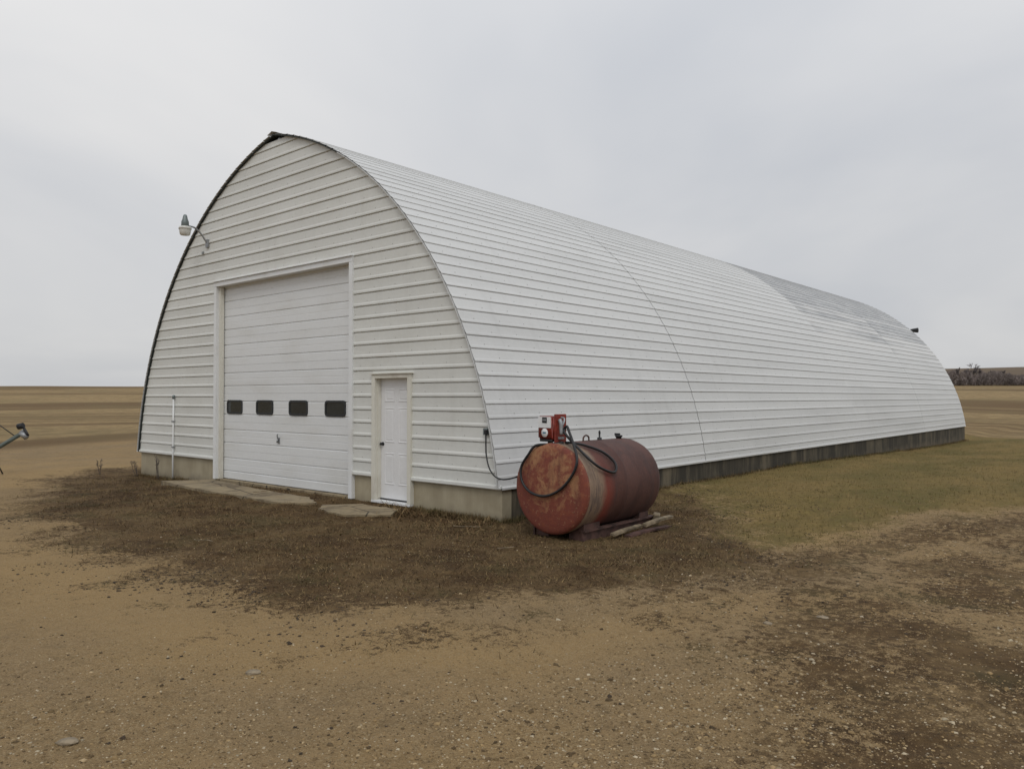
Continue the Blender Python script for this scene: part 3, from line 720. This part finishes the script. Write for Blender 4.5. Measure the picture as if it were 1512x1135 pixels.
board('plank', G(2.02, .25, .0), G(2.02, 1.35, .0), .10, .03, M_rust, 'dark rotten board on the ground under the two pale planks')
bm = bmesh.new(); add_box(bm, -.05, .05, -.06, .06, 0, .13); bmesh.ops.bevel(bm, geom=bm.edges[:], offset=.015, segments=1, affect='EDGES')
o = bm_obj('wood_block', bm, M_wood, None, False, G(1.80, 1.36, .06)); o.rotation_euler = (.2, .15, .5); tag(o, 'short pale wood block wedged against the back of the tank skid', 'block')

# ------------------------------------------------------------------ concrete pads in front of the doors
def pad(name, pts, top, label):
    bm = bmesh.new(); P_ = []
    n_ = len(pts)
    for k in range(n_):
        a, c = Vector((*pts[k], 0)), Vector((*pts[(k+1) % n_], 0))
        for s in range(6):
            v_ = a.lerp(c, s/6); P_.append(v_+Vector((random.uniform(-.03, .03), random.uniform(-.03, .03), 0)))
    f_ = bm.faces.new([bm.verts.new((v_.x, v_.y, top)) for v_ in P_])
    r_ = bmesh.ops.extrude_face_region(bm, geom=[f_]); bmesh.ops.translate(bm, vec=(0, 0, -.3), verts=[v_ for v_ in r_['geom'] if isinstance(v_, bmesh.types.BMVert)])
    o = bm_obj(name, bm, M_apron); tag(o, label, kind='structure')
pad('concrete_apron', [(-9.0, -.95), (-8.5, -.03), (-6.2, -.35), (-4.3, -.42), (-3.55, -.75), (-4.0, -1.18), (-6.5, -1.12)], -.066, 'worn concrete apron before the big overhead door')
pad('concrete_pad', [(-3.35, -.78), (-2.9, -.30), (-2.0, -.28), (-1.6, -.75), (-2.2, -1.25), (-3.0, -1.12)], -.074, 'small worn concrete pad before the white entry door')

# ------------------------------------------------------------------ auger at the left
AH = Vector((-14.50, -1.93, .82)); rt_ = Vector((math.cos(YAW), math.sin(YAW), 0))
ga = gz(-15.5, -3.)
aug = empty('grain_auger', (AH.x-1.35*rt_.x, AH.y-1.35*rt_.y, ga)); tag(aug, 'slim grain auger with a spout head sloping up beside the drive', 'auger')
def AP(l, u, dp=0): v_ = AH+rt_*l+Vector((-rt_.y, rt_.x, 0))*dp+Vector((0, 0, u)); return v_-aug.location
tube('auger_tube', [AP(-1.55, -.93), AP(-.02, -.0)], .052, M_green, aug, 12)
tube('truss_rod', [AP(-.17, -.08), AP(-.62, .24), AP(-.78, .32)], .012, M_dark, aug, 6)
tube('truss_post', [AP(-.78, -.46), AP(-.78, .33)], .02, M_dark, aug, 6)
tube('motor', [AP(-.11, .17), AP(.02, .20)], .075, M_dark, aug, 12)
bm = bmesh.new(); add_tube(bm, [AP(-.03, .03), AP(.11, -.12)], [.075, .065], 10); bm_obj('spout', bm, M_galv, aug)
tube('head_cap', [AP(.02, .17), AP(.10, .02), AP(.15, -.06)], [.03, .035, .03], M_dark, aug, 8)
tube('head_bracket', [AP(-.06, .03), AP(.04, .10)], .025, M_galv, aug, 6)
for sgn in (-1, 1): tube('leg', [AP(-.78, -.46), AP(-.70, ga-AH.z-.03, .35*sgn)], .018, M_dark, aug, 6)

# ------------------------------------------------------------------ far bushes and trees on the right
def far_tree(px_az, dist, h, seed, label, dens=1.0, spread=.35):
    rg = random.Random(seed); a = R(px_az); bx_, by_ = EYE.x+dist*math.cos(a), EYE.y+dist*math.sin(a)
    root = empty('bare_tree', (bx_, by_, gz(bx_, by_))); tag(root, label, 'tree', 'bare trees on the far field edge')
    bmt, bmc = bmesh.new(), bmesh.new()
    def grow(p, d, ln, r_, lev):
        q_ = p+d*ln; add_tube(bmt if lev < 2 else bmc, [p, (p+q_)/2+Vector((rg.uniform(-.05, .05)*ln, rg.uniform(-.05, .05)*ln, 0)), q_], [r_, r_*.8, r_*.6], 3, False)
        if lev >= 5: return
        for k in range(rg.randint(3, 4)):
            nd = (d+Vector((rg.gauss(0, spread), rg.gauss(0, spread), rg.uniform(0, .25)))).normalized()
            grow(p.lerp(q_, rg.uniform(.45, 1.)), nd, ln*rg.uniform(.55, .8), max(r_*.6, .03), lev+1)
    grow(Vector((0, 0, -.3)), Vector((rg.uniform(-.1, .1), rg.uniform(-.1, .1), 1)).normalized(), h*.33, h*.018, 0)
    bm_obj('trunk', bmt, M_bark, root); bm_obj('crown', bmc, M_twig, root)
far_tree(100.75, 243, 6.6, 1, 'slim bare tree at the barn end of the far hedgerow', spread=.16)
far_tree(100.45, 245, 6.0, 2, 'short upright bare tree next to the slimmest one in the hedgerow', spread=.16)
far_tree(99.92, 247, 7.8, 3, 'tallest bare tree with a wide rounded crown in the hedgerow', spread=.36)
far_tree(99.66, 245, 7.0, 4, 'bare tree leaning out just past the tallest one', spread=.28)
far_tree(98.95, 252, 5.8, 5, 'low pale bare tree midway along the hedgerow', spread=.4)
far_tree(98.40, 258, 5.6, 6, 'thin bare sapling near the open end of the hedgerow', spread=.2)
# thicket: twigs in clumps
nT = 26000
az_ = np.radians(rng.uniform(96.2, 101.8, nT)); azd_ = np.degrees(az_)
dd = 246+rng.normal(0, 4, nT)
hmax = 1.4+2.6*fbm(azd_*60, 0*azd_, 14, 3, 5)*sst(azd_, 98.0, 98.6)+.4*sst(azd_, 98, 98.6)
hmax = np.where(azd_ < 98.3, 1.5+1.4*fbm(azd_*60, 0*azd_, 10, 2, 6), hmax)
tx, ty = EYE.x+dd*np.cos(az_), EYE.y+dd*np.sin(az_)
base = height(tx, ty, False); hz = hmax*rng.uniform(0, 1, nT)**.8
c0 = np.c_[tx, ty, base+hz]; dv = np.c_[rng.normal(0, .45, nT), rng.normal(0, .45, nT), rng.uniform(.3, 1.1, nT)]*.9
wv = np.c_[rng.normal(0, .04, nT), rng.normal(0, .04, nT), rng.normal(0, .02, nT)]
Vt = np.stack([c0-wv, c0+wv, c0+dv], 1).reshape(-1, 3); Ft = np.arange(nT*3).reshape(-1, 3)
tone = rng.uniform(.6, 1.3, nT)*(.7+.6*fbm(azd_*60, hz, 8, 2, 8))
cc = np.repeat(np.array([.205, .172, .158])[None]*tone[:, None], 3, 0)
o = link('thicket', np_mesh('thicket', Vt, Ft, M_blade, cc)); tag(o, 'low leafless thicket along the far field edge', 'thicket', kind='stuff')

# ------------------------------------------------------------------ grass blades
def blades(name, n, sampler, lmin, lmax, wd, tilt, pal, label, cat='grass'):
    x, y, k = sampler(n); n = len(x); z = height(x, y)
    a = rng.uniform(0, 2*np.pi, n); ln = rng.uniform(lmin, lmax, n)*(.6+.8*fbm(x, y, .5, 2, 44)); th = np.clip(rng.normal(tilt, .28, n), .05, 1.5)
    d = np.c_[np.cos(a)*np.sin(th), np.sin(a)*np.sin(th), np.cos(th)]*ln[:, None]
    s = np.c_[-np.sin(a), np.cos(a), 0*a]*(wd*rng.uniform(.6, 1.4, n))[:, None]
    p = np.c_[x, y, z-.006]
    Vv = np.stack([p-s, p+s, p+d], 1).reshape(-1, 3); Ff = np.arange(n*3).reshape(-1, 3)
    pal = np.array(pal); w_ = np.clip((fbm(x, y, .9, 3, 55)-.3)*2.5+rng.normal(0, .28, n), 0, .999)*len(pal)
    c = pal[w_.astype(int)]*rng.uniform(.7, 1.25, n)[:, None]
    o = link(name, np_mesh(name, Vv, Ff, M_blade, np.repeat(c, 3, 0))); tag(o, label, cat, kind='stuff'); return o
def keep_out(x, y):
    inb = (x > -12.2) & (x < -.01) & (y > .02) & (y < LEN)
    p1 = poly_sd(x, y, [(-9.0, -.95), (-8.5, .03), (-6.2, -.35), (-4.3, -.42), (-3.55, -.75), (-4.0, -1.18), (-6.5, -1.12)]) > .02
    p2 = poly_sd(x, y, [(-3.35, -.78), (-2.9, -.30), (-2.0, -.28), (-1.6, -.75), (-2.2, -1.25), (-3.0, -1.12)]) > .02
    return inb | p1 | p2
def samp_dark(n):
    x = rng.uniform(-14.5, 4.5, n*3); y = rng.uniform(-5.2, 4.5, n*3); dk, lw, fd = masks(x, y)
    near = np.clip(9/np.hypot(x-EYE.x, y-EYE.y), .25, 1)
    ok = (rng.uniform(0, 1, n*3) < dk**2*near) & ~keep_out(x, y); return x[ok][:n], y[ok][:n], None
blades('dead_grass', 230000, samp_dark, .02, .09, .004, 1.40, [(.056, .032, .014), (.090, .054, .024), (.068, .040, .018), (.24, .165, .075), (.075, .064, .024), (.12, .078, .038), (.175, .12, .058)], 'matted dark dead grass round the barn front and tank')
def samp_rough(n):
    x = rng.uniform(3, 16, n*3); y = rng.uniform(-7.5, 14, n*3); dk, lw, fd = masks(x, y)
    near = np.clip(6/np.hypot(x-EYE.x, y-EYE.y), .2, 1)
    ok = (rng.uniform(0, 1, n*3) < dk*(1-lw)*near*sst(fbm(x, y, .25, 3, 77), .42, .62)); return x[ok][:n], y[ok][:n], None
blades('rough_weeds', 90000, samp_rough, .012, .05, .003, 1.3, [(.050, .033, .018), (.085, .056, .030), (.06, .048, .022), (.19, .135, .072)], 'patchy brown weeds scattered over the gravel right of the yard')
def samp_lawn(n):
    x = rng.uniform(-.3, 16, n*3); y = rng.uniform(.8, 37, n*3); dk, lw, fd = masks(x, y)
    near = np.clip((11/np.hypot(x-EYE.x, y-EYE.y))**1.6, .03, 1)
    ok = (rng.uniform(0, 1, n*3) < lw*near) & ~keep_out(x, y); return x[ok][:n], y[ok][:n], None
blades('lawn_grass', 170000, samp_lawn, .02, .065, .0045, 1.0, [(.125, .098, .034), (.155, .115, .044), (.21, .145, .062), (.26, .182, .086)], 'short faded lawn grass along the side of the barn')
# tall dry grass against the foundations
def samp_edge(n):
    k = np.maximum(rng.integers(-4, 4, n), 0); u = rng.uniform(0, 1, n); o_ = np.abs(rng.normal(0, .10, n))+.02
    x = np.where(k == 0, -.02+o_, np.where(k == 1, -1.95*u, np.where(k == 2, -12.2+3.6*u, -.3-1.6*u)))
    y = np.where(k == 0, LEN*u**1.5, .02-o_); return x, y, None
blades('edge_grass', 16000, samp_edge, .03, .14, .004, .85, [(.09, .062, .03), (.15, .105, .052), (.21, .15, .075), (.085, .075, .03)], 'taller dry grass against the foot of the foundation')

def samp_litter(n):
    x = rng.uniform(-2.6, .4, n); y = -np.abs(rng.normal(0, .42, n)); ok = (fbm(x, y, .35, 3, 130) > .46) & ~keep_out(x, y); return x[ok], y[ok], None
blades('straw_litter', 9000, samp_litter, .05, .17, .006, 1.38, [(.10, .055, .026), (.16, .10, .048), (.25, .18, .09), (.07, .045, .024), (.20, .125, .06)], 'loose straw and leaf litter heaped below the entry door wall')
# ------------------------------------------------------------------ gravel stones
def pebbles(name, x, y, size, pal, label, sink=.3):
    n = len(x); z = height(x, y)
    th, ph = np.array([[0, 0]]), None
    B = np.array([(1,0,0),(-.5,.87,0),(-.5,-.87,0),(.5,.5,.6),(-.7,.1,.55),(.3,-.6,.6)], float)     # low dome
    Fb = np.array([(0,1,3),(1,4,3),(1,2,4),(2,5,4),(2,0,5),(0,3,5),(3,4,5)])
    s = size[:, None, None]*rng.uniform(.6, 1.4, (n, 6, 3))*np.array([1, 1, .8])
    a = rng.uniform(0, 2*np.pi, n); ca, sa = np.cos(a)[:, None], np.sin(a)[:, None]
    Q = B[None]*s; Vx = Q[..., 0]*ca-Q[..., 1]*sa; Vy = Q[..., 0]*sa+Q[..., 1]*ca
    V_ = np.stack([Vx+x[:, None], Vy+y[:, None], Q[..., 2]+z[:, None]-.002], -1).reshape(-1, 3)
    F_ = (Fb[None]+6*np.arange(n)[:, None, None]).reshape(-1, 3)
    pal = np.array(pal); c = pal[rng.integers(0, len(pal), n)]*rng.uniform(.7, 1.25, n)[:, None]
    o = link(name, np_mesh(name, V_, F_, M_grav, np.repeat(c, 6, 0))); tag(o, label, 'gravel', kind='stuff')
nP = 900000
x = rng.uniform(-7, 10.5, nP); y = rng.uniform(-9.5, 4.5, nP); dE = np.hypot(x-EYE.x, y-EYE.y)
dk, lw, fd = masks(x, y); stony = sst(fbm(x, y, 1.3, 3, 100)+.18*sst(poly_sd(x, y, ROUGH), -2.0, .5), .40, .66)*.9+.10
lane = np.exp(-((poly_sd(x, y, PATCH)+1.2)/.9)**2)*.75
back = (x-EYE.x)*math.sin(-YAW)+(y-EYE.y)*math.cos(YAW) > 2.6
ok = (rng.uniform(0, 1, nP) < (1-dk*.7)*(1-lw)*stony*(1-lane)*np.clip(4.5/dE, 0, 1)**1.8) & ~keep_out(x, y) & back
x, y = x[ok][:170000], y[ok][:170000]; sz = np.clip(rng.lognormal(-5.3, .42, len(x))*(1+.30*sst(poly_sd(x, y, ROUGH), -1.5, .5)), .0028, .024)
pebbles('gravel', x, y, sz, [(.30, .21, .105), (.36, .27, .155), (.20, .138, .066), (.26, .18, .088), (.085, .058, .030), (.13, .088, .044), (.17, .115, .056), (.43, .36, .25)], 'loose tan gravel stones strewn over the yard')
# dark clods at the ragged edge of the grass
n = 90000; x = rng.uniform(-6, 9, n); y = rng.uniform(-7, 5, n); sd = poly_sd(x, y, PATCH)
cl = sst(fbm(x, y, .8, 3, 120), .45, .65)
ok = (sd < .2) & (rng.uniform(0, 1, n) < np.exp(-np.abs(sd+.3)/.7)*cl) & ~keep_out(x, y); x, y = x[ok], y[ok]
pebbles('soil_clods', x, y, np.clip(rng.lognormal(-4.7, .45, len(x)), .005, .022), [(.050, .036, .024), (.075, .052, .033), (.06, .045, .03)], 'dark crumbled soil and turf clods at the edge of the dead grass')

# a few stones one can pick out
def stone(x_, y_, s, label, seed, flat=.45, rz=0):
    bm = bmesh.new(); bmesh.ops.create_icosphere(bm, subdivisions=2, radius=s); rg = random.Random(seed)
    for v_ in bm.verts: v_.co *= rg.uniform(.86, 1.1); v_.co.z *= flat; v_.co.x *= 1.5
    o = bm_obj('stone', bm, M_stone, None, False, G(x_, y_, s*flat*.45)); o.rotation_euler = (0, 0, rz); tag(o, label, 'stone', 'loose stones in the yard')
stone(2.84, -5.73, .036, 'pale elongated stone alone on the smooth gravel lane', 1, .5, .9)
stone(5.28, -1.82, .036, 'flat pale stone at the edge of the bare sandy spot', 2, .35, .2)
stone(5.02, -2.35, .026, 'small round pale stone near the bare sandy spot', 3, .6)
stone(6.30, -4.75, .035, 'whitish rounded stone among the coarse gravel', 4, .7)
stone(5.95, -4.95, .030, 'smaller grey stone beside the whitish one in coarse gravel', 5, .7)
stone(3.05, -6.95, .04, 'long pale stone half sunk in the lane gravel', 6, .4, .8)
# straw scraps and a twig or two
def twig(x_, y_, ln, rz, label):
    rg = random.Random(int(x_*100)); pts = [(ln*(k/5-.5), rg.uniform(-.03, .03), .012+rg.uniform(0, .01)) for k in range(6)]
    o = tube('twig', catmull(pts, 3), .006, M_wood, None, 5); o.location = G(x_, y_, .02); o.rotation_euler = (0, 0, rz); tag(o, label, 'twig', 'pale twigs on the dead grass')
twig(-1.94, -3.62, .34, .3, 'pale broken twig on the dark grass before the big door')
twig(1.35, -1.45, .22, 1.2, 'pale twig on the dark grass before the tank')
twig(.0, -.75, .40, .5, 'pale stick on the litter below the entry wall')
# dead weeds by the front left corner
def weed(x_, y_, h, seed, label):
    rg = random.Random(seed); root = empty('dead_weed', G(x_, y_)); tag(root, label, 'weed', 'dead weeds by the barn')
    bm = bmesh.new(); bm2 = bmesh.new()
    for k in range(4):
        p = Vector((rg.uniform(-.05, .05), rg.uniform(-.04, .0), -.02)); d = Vector((rg.uniform(-.45, .35), rg.uniform(-.25, -.02), 1)); hh_ = h*rg.uniform(.55, 1)
        pts = catmull([p, p+d*hh_*.5, p+d*hh_*.8+Vector((rg.uniform(-.05, .05), 0, .03)), p+d*hh_], 3); add_tube(bm, pts, .0045, 4)
        for s in range(6):
            b0 = pts[rg.randint(4, len(pts)-1)]; e = b0+Vector((rg.uniform(-.05, .05), rg.uniform(-.05, .05), rg.uniform(.0, .09))); add_tube(bm2, [b0, e], [.0025, .005], 4)
    bm_obj('stem', bm, M_bark, root); bm_obj('seed_heads', bm2, M_bark, root)
weed(-10.65, -.22, .62, 1, 'dead weed stalks leaning on the foundation beside the thin pipe')
weed(-11.75, -.25, .42, 2, 'short dead weed at the left corner of the foundation')
weed(-13.2, -.55, .38, 3, 'lone dead weed standing out on the drive edge')
